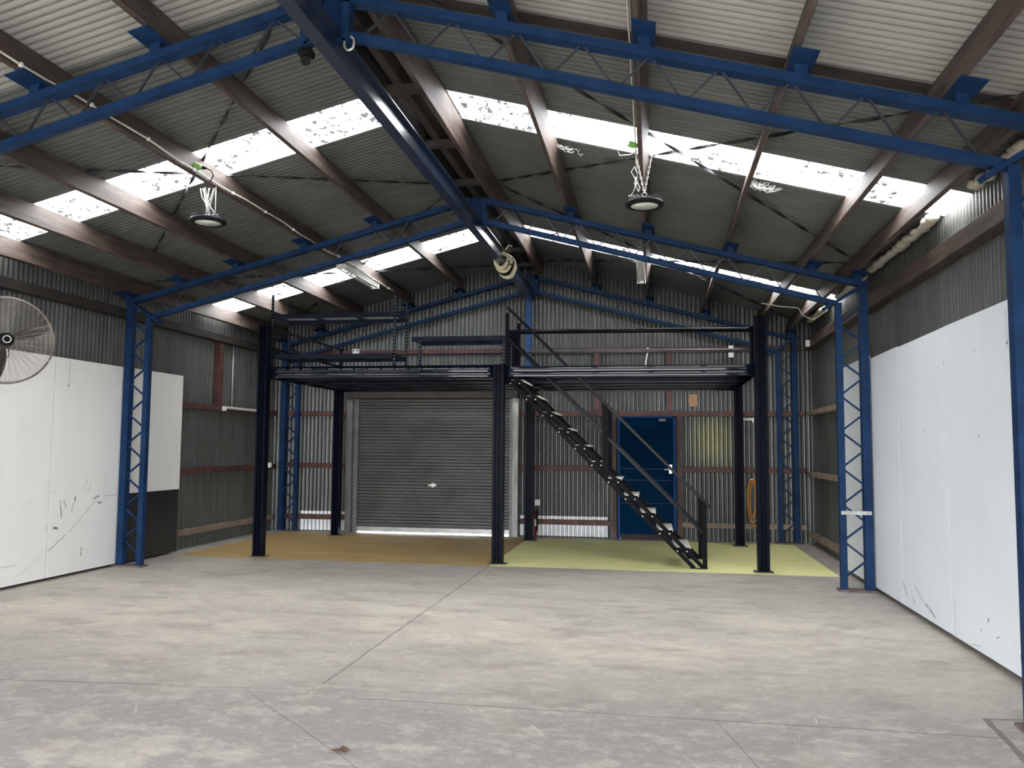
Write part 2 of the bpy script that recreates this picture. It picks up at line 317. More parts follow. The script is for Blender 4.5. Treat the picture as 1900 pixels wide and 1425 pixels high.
# ------------------------------------------------------------------ mesh helpers
class MB:
    def __init__(s): s.v = []; s.f = []; s.sm = False
    def quadloop(s, rings, closed=True, cap=True):
        b = len(s.v); n = len(rings[0])
        for r in rings: s.v += [tuple(p) for p in r]
        for i in range(len(rings)-1):
            for j in range(n if closed else n-1):
                k = (j+1) % n
                s.f.append((b+i*n+j, b+i*n+k, b+(i+1)*n+k, b+(i+1)*n+j))
        if cap and closed:
            s.f.append(tuple(b+j for j in reversed(range(n)))); s.f.append(tuple(b+(len(rings)-1)*n+j for j in range(n)))
        return s
    def box(s, x0, x1, y0, y1, z0, z1):
        return s.quadloop([[(x0, y0, z0), (x1, y0, z0), (x1, y1, z0), (x0, y1, z0)], [(x0, y0, z1), (x1, y0, z1), (x1, y1, z1), (x0, y1, z1)]])
    def beam(s, p, q, w, h, upv=(0, 0, 1)):
        """rectangular bar from p to q, w across, h along upv"""
        p, q = Vector(p), Vector(q); d = (q-p).normalized(); sd = d.cross(Vector(upv)).normalized(); u = sd.cross(d)
        rs = []
        for c in (p, q):
            rs.append([c+sd*w/2*a+u*h/2*b for a, b in ((-1, -1), (1, -1), (1, 1), (-1, 1))])
        return s.quadloop(rs)
    def prof(s, pts, p, q, upv=(0, 0, 1)):
        """extrude a 2D closed profile (side, up) from p to q"""
        p, q = Vector(p), Vector(q); d = (q-p).normalized(); sd = d.cross(Vector(upv)).normalized(); u = sd.cross(d)
        return s.quadloop([[c+sd*a+u*b for a, b in pts] for c in (p, q)])
    def tube(s, path, r, n=8, closed=False):
        P = [Vector(p) for p in path]; rings = []
        for i, c in enumerate(P):
            a = P[max(i-1, 0)]; b = P[min(i+1, len(P)-1)]
            if closed: a = P[i-1]; b = P[(i+1) % len(P)]
            d = (b-a).normalized(); ref = Vector((0, 0, 1)) if abs(d.z) < .9 else Vector((0, 1, 0))
            e = d.cross(ref).normalized(); g = d.cross(e)
            rings.append([c+(e*cos(2*pi*k/n)+g*sin(2*pi*k/n))*r for k in range(n)])
        if closed: rings.append(rings[0]); s.quadloop(rings, True, False)
        else: s.quadloop(rings)
        return s
    def lathe(s, prof, c, ax=(0, 0, 1), n=32, caps=True):
        ax = Vector(ax).normalized(); ref = Vector((1, 0, 0)) if abs(ax.x) < .9 else Vector((0, 1, 0))
        e = ax.cross(ref).normalized(); g = ax.cross(e); c = Vector(c)
        return s.quadloop([[c+ax*h+(e*cos(2*pi*k/n)+g*sin(2*pi*k/n))*r for k in range(n)] for r, h in prof], True, caps)
    def grid(s, fn, nu, nv):
        b = len(s.v)
        for i in range(nu+1):
            for j in range(nv+1): s.v.append(tuple(fn(i, j)))
        for i in range(nu):
            for j in range(nv):
                a = b+i*(nv+1)+j; s.f.append((a, a+nv+1, a+nv+2, a+1))
        return s
    def build(s, name, mat, parent=None, smooth=False, kind=None, label=None, cat=None, group=None, bev=0):
        me = bpy.data.meshes.new(name)
        off = Vector(parent['_o']) if parent is not None else Vector((0, 0, 0))
        if parent is None:
            xs = [v[0] for v in s.v]; ys = [v[1] for v in s.v]; zs = [v[2] for v in s.v]
            org = Vector(((min(xs)+max(xs))/2, (min(ys)+max(ys))/2, min(zs)))
        else: org = off
        me.from_pydata([tuple(Vector(v)-org) for v in s.v], [], s.f); me.update()
        import bmesh
        bm = bmesh.new(); bm.from_mesh(me); bmesh.ops.recalc_face_normals(bm, faces=bm.faces); bm.to_mesh(me); bm.free()
        if smooth: me.polygons.foreach_set('use_smooth', [True]*len(me.polygons))
        me.materials.append(M[mat]); o = bpy.data.objects.new(name, me); C.objects.link(o)
        if parent is None: o.location = org
        else: o.parent = parent
        o['_o'] = tuple(org)
        if bev:
            b = o.modifiers.new('bevel', 'BEVEL'); b.width = bev; b.segments = 1; b.limit_method = 'ANGLE'
        if kind: o['kind'] = kind
        if label: o['label'] = label
        if cat: o['category'] = cat
        if group: o['group'] = group
        return o
def thing(name, loc, label, cat, group=None):
    o = bpy.data.objects.new(name, None); C.objects.link(o); o.location = loc; o.empty_display_size = .1
    o['_o'] = tuple(loc); o['label'] = label; o['category'] = cat
    if group: o['group'] = group
    return o

# ------------------------------------------------------------------ shell: corrugated roof and walls
PIT, AMP = .0762, .0105
def ridge_wave(u):                                  # rounded ribs with tight valleys between, +1 towards the room
    return 2*abs(sin(pi*u/PIT))**.75-1
def corr_roof(name, mat, x0, x1, y0, y1, off=OFF, kind='structure', per=10):
    n = max(4, int((y1-y0)/PIT*per)); b = MB(); nx = 2
    def fn(i, j):
        y = y0+(y1-y0)*i/n; x = x0+(x1-x0)*j/nx
        return (x, y, zt(x, off)-AMP*ridge_wave(y))
    b.grid(fn, n, nx); return b.build(name, mat, smooth=True, kind=kind)
RX0, RX1 = XLW-.12, XRW+.10
# left and right slopes, split at the first frame and round the translucent sheets
corr_roof('ceiling', 'roof_near', RX0, XM, YF-.1, 5.57); corr_roof('ceiling', 'roof_near', XM, RX1, YF-.1, 5.79)
for side, bands in (('L', SKY_L), ('R', SKY_R)):
    xa, xb = (RX0, XM-.12) if side == 'L' else (XM+.20, RX1)
    fa, fb = (RX0, XM) if side == 'L' else (XM, RX1)
    prev = 5.54 if side == 'L' else 5.76
    for (a, b_) in bands:
        corr_roof('ceiling', 'roof_far', fa, fb, prev, a); prev = b_
    corr_roof('ceiling', 'roof_far', fa, fb, prev, YB+.05)
k = 1
for side, bands in (('L', SKY_L), ('R', SKY_R)):
    for (a, b_) in bands:
        xa, xb = (RX0, XM-.12) if side == 'L' else (XM+.22, RX1)
        corr_roof('window_%d' % k, 'sky', xa, xb, a-.01, b_+.01, OFF+.004); k += 1
        xc, xd = (XM-.13, XM) if side == 'L' else (XM, XM+.23)
        corr_roof('ceiling', 'ridge', xc, xd, a-.02, b_+.02, OFF+.001)
eb = MB(); eb.prof([(-.05, -.03), (.05, -.03), (.05, 0), (-.05, 0)], (XM+.3, 5.76, zt(XM+.3, OFF-.012)), (XRW-.1, 5.76, zt(XRW-.1, OFF-.012)))
eb.build('trim_3', 'timber_dark', kind='structure')
# ridge capping above the joint
cap = MB()
cap.prof([(-.17, -.035), (0, .012), (.17, -.035), (.17, -.028), (0, .022), (-.17, -.028)], (XM, YF-.1, ZA+OFF+.02), (XM, YB+.1, ZA+OFF+.02))
cap.build('trim_1', 'ridge', kind='structure')
ul = MB(); ul.prof([(-.03, -.012), (.15, -.045), (.15, -.041), (-.03, -.008)], (XM, T1+.6, ZA+OFF-.02), (XM, YB-.05, ZA+OFF-.02)); ul.build('trim_4', 'ridge_pale', kind='structure')  # pale underlay strip, added so the slits along the ridge look lit

def corr_wall_side(name, mat, x, y0, y1, z0, ztop, sgn):
    n = int((y1-y0)/PIT*10); b = MB()
    b.grid(lambda i, j: (x+sgn*AMP*ridge_wave(y0+(y1-y0)*i/n), y0+(y1-y0)*i/n, z0+(ztop-z0)*j), n, 1)
    return b.build(name, mat, smooth=True, kind='structure')
wl = corr_wall_side('wall_left', 'wall_side', XLW, YF-.06, YB+.06, 0, zt(XLW, OFF), 1)
wr = corr_wall_side('wall_right', 'wall_side', XRW, YF-.06, YB+.06, 0, zt(XRW, OFF), -1)
def corr_back(name, mat, x0, x1, z0, z1f, parent=None, yy=YB, kind='structure'):
    n = max(8, int((x1-x0)/PIT*10)); b = MB()
    b.grid(lambda i, j: (x0+(x1-x0)*i/n, yy-AMP*ridge_wave(x0+(x1-x0)*i/n), z0 if j == 0 else z1f(x0+(x1-x0)*i/n)), n, 1)
    return b.build(name, mat, parent, smooth=True, kind=kind)
RDX0, RDX1, RDZ = -5.46, -2.48, 2.46
DX0, DX1, DZ = -.62, .39, 2.16
topf = lambda x: zt(x, OFF)
wb = corr_back('wall_back', 'wall_back', XLW-.06, RDX0-.10, 0, topf)
corr_back('wall_back', 'wall_back', RDX0-.10, RDX1+.02, RDZ+.05, topf)
corr_back('wall_back', 'wall_back', RDX1+.02, DX0+.02, 0, topf)
corr_back('wall_back', 'wall_back', DX0+.02, DX1-.02, DZ-.02, topf)
corr_back('wall_back', 'wall_back', DX1-.02, XRW+.06, 0, topf)
# newer sheet strips along the foot of the back wall
for x0, x1 in ((-6.55, RDX0-.1), (-2.36, -.80)):
    corr_back('trim_2', 'zinc_new', x0, x1, .02, lambda x: .37, yy=YB-.014)
# side-wall lintel and opening towards the camera side
fr = MB(); fr.box(XLW, XRW, YF-.05, YF, 3.45, 3.5)
b = MB(); n = 60
b.grid(lambda i, j: (XLW+(XRW-XLW)*i/n, YF-.03, 3.05 if j == 0 else zt(XLW+(XRW-XLW)*i/n, OFF)), n, 1)
b.build('wall_front', 'wall_side', kind='structure')
for x0, x1 in ((XLW, -6.0), (1.9, XRW)):
    b = MB(); b.grid(lambda i, j: (x0+(x1-x0)*i/16, YF-.03, 0 if j == 0 else 3.06), 16, 1); b.build('wall_front', 'wall_side', kind='structure')

fl = MB(); fl.box(XLW-.1, XRW+.1, YF-.1, YB+.12, -.15, 0); fl.build('floor', 'floor', kind='structure')
g = MB(); g.box(-60, 60, YB+.12, 70, -.2, -.03); g.build('ground', 'apron', kind='structure')
g = MB(); g.box(-60, 60, -60, YF-.1, -.2, -.03); g.build('ground', 'apron', kind='structure')

# wall rails (timber girts), each a part of its wall
def girt(par, mat, x0, x1, y0, y1, z0, z1): MB().box(x0, x1, y0, y1, z0, z1).build('girt', mat, par, bev=.004)
for z, mm in ((.25, 'timber_grey'), (1.19, 'timber_red'), (2.19, 'timber_red')):
    girt(wl, mm, XLW+.012, XLW+.10, 11.42, T3+.05, z-.045, z+.045)
    girt(wl, 'timber_dark', XLW+.012, XLW+.10, YF+.1, 11.42, z-.045, z+.045)
girt(wl, 'timber_dark', XLW+.012, XLW+.14, YF+.1, T3+.05, 3.28, 3.40)
MB().box(XLW+.02, XLW+.11, 12.60, 12.74, 2.24, 3.28).build('stud', 'timber_red', wl)
for z, mm in ((.16, 'timber_grey'), (1.17, 'timber_grey'), (2.19, 'timber_grey')):
    girt(wr, mm, XRW-.13, XRW-.012, 11.35, T3+.05, z-.04, z+.04)
    girt(wr, 'timber_dark', XRW-.13, XRW-.012, YF+.1, 11.35, z-.04, z+.04)
girt(wr, 'timber', XRW-.15, XRW-.012, YF+.1, T3+.05, 3.27, 3.43)
for z, mm in ((.27, 'timber_red'), (1.22, 'timber_red'), (2.19, 'timber_red')):
    for x0, x1 in ((-6.95, RDX0-.1), (RDX1+.13, DX0-.09), (DX1+.09, 2.55)):
        if z > 2 and x0 > -3: x0, x1 = (RDX1+.13, DX0-.09) if x0 < -1 else (DX0-.09, 2.55)
        girt(wb, 'timber_grey' if (z < 1 and x0 > 0) else mm, x0, x1, YB-.10, YB-.015, z-.045, z+.045)
girt(wb, 'timber_red', -6.9, 2.5, YB-.10, YB-.015, 3.29, 3.37)
for x in (-.98, .28): MB().box(x-.045, x+.045, YB-.10, YB-.015, 2.235, 3.29).build('stud', 'timber_red', wb)
for x in (DX0-.06, DX1+.06): MB().box(x-.04, x+.04, YB-.12, YB-.015, 0, 2.15).build('stud', 'timber_red', wb)
# lining board over the roller door and timber jambs
MB().box(RDX0-.12, RDX1+.10, YB-.30, YB-.02, RDZ, RDZ+.26).build('lintel', 'timber_dark', wb)
MB().box(RDX1+.0, RDX1+.105, YB-.22, YB-.02, 0, RDZ).build('jamb', 'timber_pale', wb, bev=.006)
MB().box(RDX0-.13, RDX0-.02, YB-.22, YB-.02, 0, RDZ).build('jamb', 'galv_dk', wb, bev=.006)

# ------------------------------------------------------------------ doors
def door_roller():
    b = MB(); n = 41*8; z0, z1 = .115, RDZ+.02
    prof = []
    for i in range(n+1):
        z = z0+(z1-z0)*i/n; ph = ((z-z0)/.0585) % 1
        prof.append((z, .011*(1 if ph > .18 else -1)*(1-.35*abs(ph-.6)) if ph > .18 else -.011))
    b.grid(lambda i, j: (RDX0+(RDX1-RDX0)*j, YB-.06-prof[i][1], prof[i][0]), n, 1)
    d = b.build('door_1', 'roller', kind='structure')
    MB().box(RDX0, RDX1, YB-.10, YB-.03, .028, .115).build('bottom_rail', 'galv', d, bev=.006)
    for x in (RDX0-.01, RDX1-.06): MB().box(x-.005, x+.075, YB-.12, YB-.02, 0.0, RDZ).build('guide_track', 'galv_dk', d)
    h = MB(); h.lathe([(.0, -.02), (.05, -.02), (.045, .0), (.02, .012), (.0, .012)], (-3.96, YB-.095, .886), (0, -1, 0), 20)
    h.box(-4.04, -3.88, YB-.13, YB-.115, .876, .896)
    h.build('door_handle', 'bolt', d)
    return d
door_roller()
def door_blue():
    d = MB().box(DX0+.04, DX1-.04, YB-.06, YB-.02, .02, DZ-.04).build('door_2', 'door_blue', kind='structure')
    f = MB()
    f.box(DX0, DX0+.045, YB-.09, YB, 0, DZ); f.box(DX1-.045, DX1, YB-.09, YB, 0, DZ); f.box(DX0, DX1, YB-.09, YB, DZ-.04, DZ)
    f.build('door_frame', 'blue_frame', d)
    for z in (.62, 1.02, 1.22): MB().box(DX0+.06, DX1-.06, YB-.066, YB-.058, z, z+.012).build('seam', 'blue_dk', d)
    MB().box(DX0+.05, DX1-.05, YB-.085, YB-.06, .0, .09).build('kick_board', 'timber_dark', d)
    h = MB(); h.box(.27, .32, YB-.085, YB-.06, 1.15, 1.30); h.tube([(.295, YB-.08, 1.22), (.295, YB-.13, 1.22), (.19, YB-.13, 1.22)], .012)
    h.build('door_handle', 'bolt', d)
    MB().box(.10, .22, YB-.10, YB-.06, 2.06, 2.10).build('door_closer', 'galv_dk', d)
door_blue()

# ------------------------------------------------------------------ portal frames
def frame(T, label, ridge_off=0.0):
    fr = thing('portal_frame', (XM, T, 0), label, 'steel frame', 'blue steel portal frames')
    PX = [-6.85, -6.12, -5.33, -4.40, -3.45, -2.47, -2.03, -1.03, -.10, .86, 1.78, 2.27]
    for sg in (-1, 1):
        xo = XL if sg < 0 else XR                     # outer edge
        xi = xo-sg*.35                                  # inner edge
        xo2, xi2 = xo-sg*.045, xi+sg*.035
        c = MB()
        ch = [(-.045, -.05), (.045, -.05), (.045, .05), (.03, .05), (.03, -.035), (-.03, -.035), (-.03, .05), (-.045, .05)]
        c.prof(ch, (xo2, T, .02), (xo2, T, 3.44), (0, 1, 0))
        ci = [(-.035, -.04), (.035, -.04), (.035, .04), (.022, .04), (.022, -.026), (-.022, -.026), (-.022, .04), (-.035, .04)]
        c.prof(ci, (xi2, T, .02), (xi2, T, 3.262), (0, 1, 0))
        col = c.build('column', 'blue', fr)
        z = .16; k = 0
        while z < 3.05:
            a, bq = (xo2-sg*.03, xi2+sg*.02) if k % 2 else (xi2+sg*.02, xo2-sg*.03)
            MB().beam((a, T, z), (bq, T, z+.175), .02, .02, (0, 1, 0)).build('lacing_bar', 'blue', col)
            z += .205; k += 1
        MB().box(min(xo, xi)-.03, max(xo, xi)+.03, T-.09, T+.09, .0, .022).build('base_plate', 'base_rust', col)
        # head plate from the outer chord down to the inner one
        hp = MB(); hp.prof([(-.055, -.018), (.055, -.018), (.055, .018), (-.055, .018)], (xo+sg*.02, T, 3.50), (xo-sg*.48, T, 3.19), (0, 0, 1))
        hp.build('head_plate', 'blue', col)
        # rafter: chords and web
        r = MB()
        def top(x, dz=0): return (x, T, zt(x)+dz)
        xa, xb = xo+sg*.0, XM-sg*-.0
        x_in = XM+sg*.08
        r.prof([(-.05, -.06), (.05, -.06), (.05, 0), (.042, 0), (.042, -.052), (-.042, -.052), (-.042, 0), (-.05, 0)], top(xo), top(x_in), (0, 0, 1))
        zb = lambda x: 4.4105-(4.4105-3.1691)*abs(x-XM)/(abs(xo-XM))
        r.prof([(-.035, -.03), (.035, -.03), (.035, .03), (.004, .03), (.004, -.022), (-.004, -.022), (-.004, .03), (-.035, .03)], (xi, T, zb(xi)), (x_in, T, zb(x_in)), (0, 0, 1))
        ra = r.build('rafter', 'blue', fr)
        x = x_in+sg*.14; k = 0; st = .205
        while abs(x-XM) < abs(xi-XM)-.12:
            x2 = x+sg*st
            if k % 2: p, q = (x, T, zt(x)-.055), (x2-sg*.02, T, zb(x2)+.02)
            else: p, q = (x, T, zb(x)+.02), (x2-sg*.02, T, zt(x2)-.055)
            MB().beam(p, q, .012, .016, (0, 1, 0)).build('web_bar', 'web_steel', ra)
            x = x2+sg*.012; k += 1
        for px in PX:
            if (px-XM)*sg > .05 and abs(px-XM) > .35:
                c0 = px+(.055 if sg > 0 else -.03); sl_ = -SR if sg > 0 else SL
                dx = .075; q = [(c0-dx, zt(px)+sl_*(c0-dx-px)+.064), (c0+dx, zt(px)+sl_*(c0+dx-px)+.064)]
                cl = MB(); cl.quadloop([[(q[0][0], y, q[0][1]), (q[1][0], y, q[1][1]), (q[1][0], y, q[1][1]+.008), (q[0][0], y, q[0][1]+.008)] for y in (T-.24, T+.24)])
                cl.box(c0-.04, c0+.04, T-.04, T+.04, zt(px)-.02, zt(px)+.062); cl.build('purlin_cleat', 'blue', ra)
    p = MB()
    p.box(XM-.19, XM+.11, T-.012, T+.012, 4.34, 4.69)
    pl = p.build('apex_plate', 'blue_dk', fr)
    e = MB(); e.box(XM+.085, XM+.135, T-.05, T+.05, 4.33, 4.67); e.box(XM-.215, XM-.165, T-.05, T+.05, 4.33, 4.67)
    e.box(XM-.19, XM+.11, T-.05, T-.0, 4.325, 4.345)
    e.build('stiffener', 'blue', pl)
    return fr
f1 = frame(T1, 'blue lattice steel portal frame closest to the camera, crossing the top of the picture')
f2 = frame(T2, 'blue lattice steel portal frame in the middle of the shed before the black platform')
f3 = frame(T3, 'dark blue lattice steel portal frame standing against the corrugated back wall')
MB().box(2.08, 2.40, T2-.075, T2-.05, .855, .895).build('tie_strip', 'timber_pale', f2)
# gable post in the middle of the back wall
cp = MB(); cp.prof([(-.05, -.05), (.05, -.05), (.05, -.04), (.006, -.04), (.006, .04), (.05, .04), (.05, .05), (-.05, .05), (-.05, .04), (-.006, .04), (-.006, -.04), (-.05, -.04)], (-2.2, T3-.01, 0), (-2.2, T3-.01, 4.32), (0, 1, 0))
cp.build('gable_post', 'blue_mid', label='pale blue steel post rising to the gable behind the platform post', cat='post')

# ------------------------------------------------------------------ purlins
def purlin(xb, label, w=.045, d=.235, y0=YF, y1=YB-.05):
    x0 = xb; s = SR if x0 > XM else -SL
    n = Vector((s, 0, 1)).normalized(); t_ = Vector((1, 0, -s)).normalized()
    p = Vector((x0, 0, zt(x0)+.075)); b = MB(); rs = []
    for y in (y0, y1):
        q = Vector((p.x, y, p.z)); rs.append([q, q+t_*w, q+t_*w+n*d, q+n*d])
    b.quadloop(rs); return b.build('purlin', 'timber', label=label, cat='roof beam', group='timber purlins under the roof sheets', bev=.004)
PL = [(-2.47, 'brown timber purlin hidden beside the blue crane beam, up-slope of the other left purlins'),
      (-3.45, 'brown timber purlin on the left slope, first one down from the blue crane beam'),
      (-4.42, 'brown timber purlin on the left slope carrying the cream cable and a round hanging lamp'),
      (-5.35, 'brown timber purlin on the left slope, next below the one with the round lamp'),
      (-6.14, 'brown timber purlin on the left slope, second up from the left wall'),
      (-6.87, 'brown timber purlin lying along the top of the left wall'),
      (-2.05, 'broad brown timber purlin just right of the ridge'),
      (-1.05, 'brown timber purlin between the broad ridge purlin and the purlin of the right lamp'),
      (-.125, 'brown timber purlin on the right slope with a round lamp chained to it'),
      (.84, 'brown timber purlin on the right slope, first one right of the round lamp'),
      (1.755, 'brown timber purlin on the right slope, second one up from the right wall'),
      (2.25, 'brown timber purlin on the right slope closest to the right wall')]
for x, l in PL: purlin(x, l, .06 if x == -2.05 else .045)

# ridge framing: boards with noggings between
rf = thing('ridge_framing', (XM, 7, 4.6), 'dark timber ridge boards and cross pieces above the blue crane beam', 'timber framing')
MB().box(-2.40, -2.35, YF, YB-.08, 4.72, 4.93).build('ridge_board', 'timber_dark', rf)
MB().box(-2.27, -2.19, YF, YB-.08, 4.80, 4.99).build('ridge_board', 'timber_dark', rf)
for y in (1.2, 3.2, 5.95, 6.97, 8.33, 9.62, 11.3, 13.1, 14.2):
    MB().box(-2.42, -2.03, y-.05, y+.05, 4.735, 4.80).build('nogging', 'timber_dark', rf)

# ------------------------------------------------------------------ crane beam and sling
ib = MB(); H0 = 4.19
ib.prof([(-.05, 0), (.05, 0), (.05, .010), (.0045, .014), (.0045, .186), (.05, .19), (.05, .20), (-.05, .20), (-.05, .19), (-.0045, .186), (-.0045, .014), (-.05, .010)], (-2.125, YF, H0), (-2.125, 14.62, H0))
ib.build('crane_beam', 'crane', label='long dark blue steel crane beam running under the ridge', cat='beam')
sl = thing('webbing_sling', (-2.125, 11.9, H0), 'cream webbing sling bundled round the blue crane beam', 'sling')
for k, (y, rr, sk) in enumerate(((11.55, .085, .06), (11.68, .10, .09), (11.80, .105, .05), (11.93, .115, .1), (12.05, .10, .03), (12.18, .09, .07))):
    path = [(-2.125+(rr+.012*sin(3*a))*1.05*cos(a), y+sk*sin(a+k)*.6, H0+.075+rr*1.35*sin(a)-.02) for a in [2*pi*i/20 for i in range(20)]]
    MB().tube(path, .027, 8, True).build('loop', 'rope' if k != 2 else 'black', sl, True)
MB().tube([(-2.06, 11.5, H0+.2), (-2.0, 11.42, H0+.24), (-1.95, 11.36, H0+.21)], .012).build('loose_end', 'rope', sl)
hk = thing('lifting_hook', (-2.0, T1-.05, 4.28), 'small galvanised hook hanging under the apex plate closest to the camera', 'hook')
MB().tube([(-2.02+.035*cos(a), T1-.06, 4.30+.05*sin(a)) for a in [radians(d) for d in range(-200, 95, 25)]], .009).build('hook', 'galv', hk)
fd = thing('floodlight', (-2.34, T1, 4.30), 'small black fitting at the bottom chord end beside the crane beam', 'fitting')
MB().box(-2.40, -2.30, T1-.04, T1+.04, 4.25, 4.30).build('body', 'black', fd, bev=.01)
MB().lathe([(.0, 0), (.03, 0), (.035, .05), (.0, .05)], (-2.35, T1-.02, 4.235), (.3, -.6, -.6), 14).build('lamp_head', 'black', fd)
MB().box(-2.37, -2.33, T1-.015, T1+.015, 4.30, 4.37).build('bracket', 'black', fd)

# ------------------------------------------------------------------ twisted bracing straps
def strap(p, q, label, tw=.42):
    p, q = Vector(p), Vector(q); L = (q-p).length; d = (q-p).normalized(); n = int(L/.05)
    sg = Vector((0, 0, 1)); e = d.cross(sg).normalized(); g_ = e.cross(d)
    rs = []
    for i in range(n+1):
        c = p+d*L*i/n; a = pi*(L*i/n)/tw; w = .016; h = .002
        u = e*cos(a)+g_*sin(a); v = -e*sin(a)+g_*cos(a)
        rs.append([c+u*w+v*h, c-u*w+v*h, c-u*w-v*h, c+u*w-v*h])
    MB().quadloop(rs).build('bracing_strap', 'strap', label=label, cat='strap', group='twisted bracing straps under the roof')
def sp(x, y, o=.30): return (x, y, zt(x, o))
strap(sp(-1.75, 5.5), sp(2.35, 10.2), 'twisted strap running from the ridge by the near frame down to the right wall')
strap(sp(-1.9, 10.1), sp(2.45, 5.4), 'twisted strap passing behind the right lamp up to the near frame at the right wall')
strap(sp(-2.5, 5.4), sp(-6.45, 9.7), 'twisted strap crossing the first left skylight by the round lamp')
strap(sp(-6.3, 5.9), sp(-2.45, 10.15), 'twisted strap rising from the left wall to the ridge at the middle frame')
strap(sp(-6.8, 10.3), sp(-2.6, 14.7), 'twisted strap on the left slope rising toward the back gable peak')
strap(sp(-6.8, 14.7), sp(-2.5, 10.2), 'twisted strap on the left slope falling to the back left corner')
strap(sp(2.5, 10.2), sp(-1.9, 14.6), 'twisted strap on the right slope rising toward the back gable peak')
strap(sp(-1.9, 10.3), sp(2.3, 14.7), 'twisted strap on the right slope falling to the back right corner')

# ------------------------------------------------------------------ platform (mezzanine)
CX = (-5.56, -2.09, 1.393); FY, BY = 11.20, 14.13; ZD = 2.695
mz = thing('mezzanine_platform', (-2.1, 12.6, 0), 'black racking-post mezzanine platform standing over the ochre and lime painted floor', 'platform')
def upright(x, y, z1, w=.14, d=.13):
    """perforated rack upright: ribbed open section"""
    pr = []
    xs = [(-w/2, 0), (-w/2, .0), (-.036, 0), (-.034, .03), (-.014, .03), (-.010, .002), (.010, .002), (.014, .03), (.034, .03), (.036, 0), (w/2, 0), (w/2, d), (w/2-.02, d), (w/2-.02, .045), (-w/2+.02, .045), (-w/2+.02, d), (-w/2, d)]
    pts = [p for i, p in enumerate(xs) if i != 1]
    b = MB(); b.quadloop([[(x+a, y+bq, z) for a, bq in pts] for z in (.012, z1)])
    b.box(x-w/2+.015, x+w/2-.015, y+d-.03, y+d, .012, z1)
    c = b.build('post', 'navy', mz)
    s = MB(); z = .08
    while z < z1-.04:
        for a in (-.054, .054):
            s.box(x+a-.006, x+a+.006, y-.0015, y+.001, z, z+.018)
        s.box(x-w/2-.0012, x-w/2+.001, y+.03, y+.045, z, z+.018); z += .05
    s.build('slot_holes', 'slot', c, kind='stuff')
    f = MB(); f.box(x-w/2-.045, x+w/2+.045, y-.03, y+d+.03, 0, .012)
    f.build('foot_plate', 'base_rust', c)
    return c
upright(CX[0], FY, 3.32); upright(CX[1], FY, 2.72, .15); upright(CX[2], FY, 3.33, .15)
upright(CX[0], BY, 2.70); upright(CX[1], BY, 2.70, .15); upright(CX[2], BY, 2.70)
def rib_beam(x0, x1, y, zb=2.55, zt_=2.695, face=-1):
    """box beam with rolled ribs on its face"""
    h = zt_-zb; n = 26
    pr = [(.007*(1-abs(cos(pi*2.0*i/n))**.6)*(1 if 0 < i < n else 0), h*i/n) for i in range(n+1)]+[(-.05, h), (-.05, 0)]
    b = MB(); b.quadloop([[(x0+(x1-x0)*k/24, y-a-.0012*sin(k*1.9+x0), zb+z+.0012*sin(k*1.3)) for a, z in pr] for k in range(25)]); return b
rib_beam(CX[0]+.07, CX[1]-.075, FY+.05).build('edge_beam', 'gloss', mz, True)
rib_beam(CX[1]+.075, CX[2]-.075, FY+.05).build('edge_beam', 'gloss', mz, True)
MB().box(CX[0]-.02, CX[0]+.05, FY+.12, BY, 2.55, 2.69).build('edge_beam', 'gloss', mz, bev=.003)
MB().box(CX[2]-.05, CX[2]+.02, FY+.12, BY, 2.55, 2.69).build('edge_beam', 'gloss', mz, bev=.003)
MB().box(CX[1]-.03, CX[1]+.03, FY+.12, BY, 2.55, 2.69).build('edge_beam', 'gloss', mz, bev=.003)
for y in (11.75, 12.42, 13.0, 13.55, 14.16):
    rib_beam(CX[0]+.06, CX[1]-.04, y).build('joist', 'joist', mz, True)
    if y > 12: rib_beam(CX[1]+.04, CX[2]-.06, y).build('joist', 'joist', mz, True)
# steel deck panels with turned lips
x = CX[0]-.03; k = 0
while x < CX[1]+.05:
    x1 = min(x+.195, CX[1]+.08); b = MB(); b.box(x+.004, x1, FY+.005, BY+.13, 2.70, 2.712); b.box(x1-.008, x1, FY-.004, BY+.13, 2.675, 2.712)
    b.build('deck_panel', 'gloss', mz); x += .2
while x < CX[2]-.05:
    x1 = min(x+.195, CX[2]+.05); b = MB(); b.box(x+.004, x1, 12.37, BY+.13, 2.70, 2.712); b.box(x1-.008, x1, 12.37, BY+.13, 2.68, 2.712)
    b.build('deck_panel', 'gloss', mz); x += .2
# guard post at the stair opening and guard rails
gp = MB(); gp.box(-2.185, -2.01, 12.46, 12.55, 2.712, 3.37); gp.box(-2.15, -2.12, 12.45, 12.47, 2.712, 3.37); gp.box(-2.07, -2.04, 12.45, 12.47, 2.712, 3.37)
gp.build('guard_post', 'navy', mz)
gr = thing('guard_rail', (-.3, 12.42, 2.7), 'two dark round guard rails along the platform behind the stair opening', 'railing')
MB().tube([(-1.99, 12.42, 3.335), (1.45, 12.42, 3.318)], .035, 16).build('rail', 'rail', gr, True)
MB().tube([(-1.87, 12.42, 3.03), (1.45, 12.42, 3.01)], .03, 16).build('rail', 'rail_grey', gr, True)
MB().box(1.40, 1.46, 12.38, 12.48, 2.712, 3.36).build('end_post', 'navy', gr)
sg_ = thing('guard_rail', (CX[0], 12.7, 2.7), 'dark side guard rail on the platform running back from the first post', 'railing')
MB().beam((CX[0]+.02, FY+.14, 3.30), (CX[0]+.02, BY+.1, 3.31), .04, .035).build('rail', 'rail', sg_)
MB().beam((CX[0]+.02, FY+.14, 3.0), (CX[0]+.02, BY+.1, 3.0), .04, .035).build('rail', 'navy', sg_)
MB().box(CX[0], CX[0]+.04, BY+.06, BY+.10, 2.712, 3.33).build('end_post', 'navy', sg_)

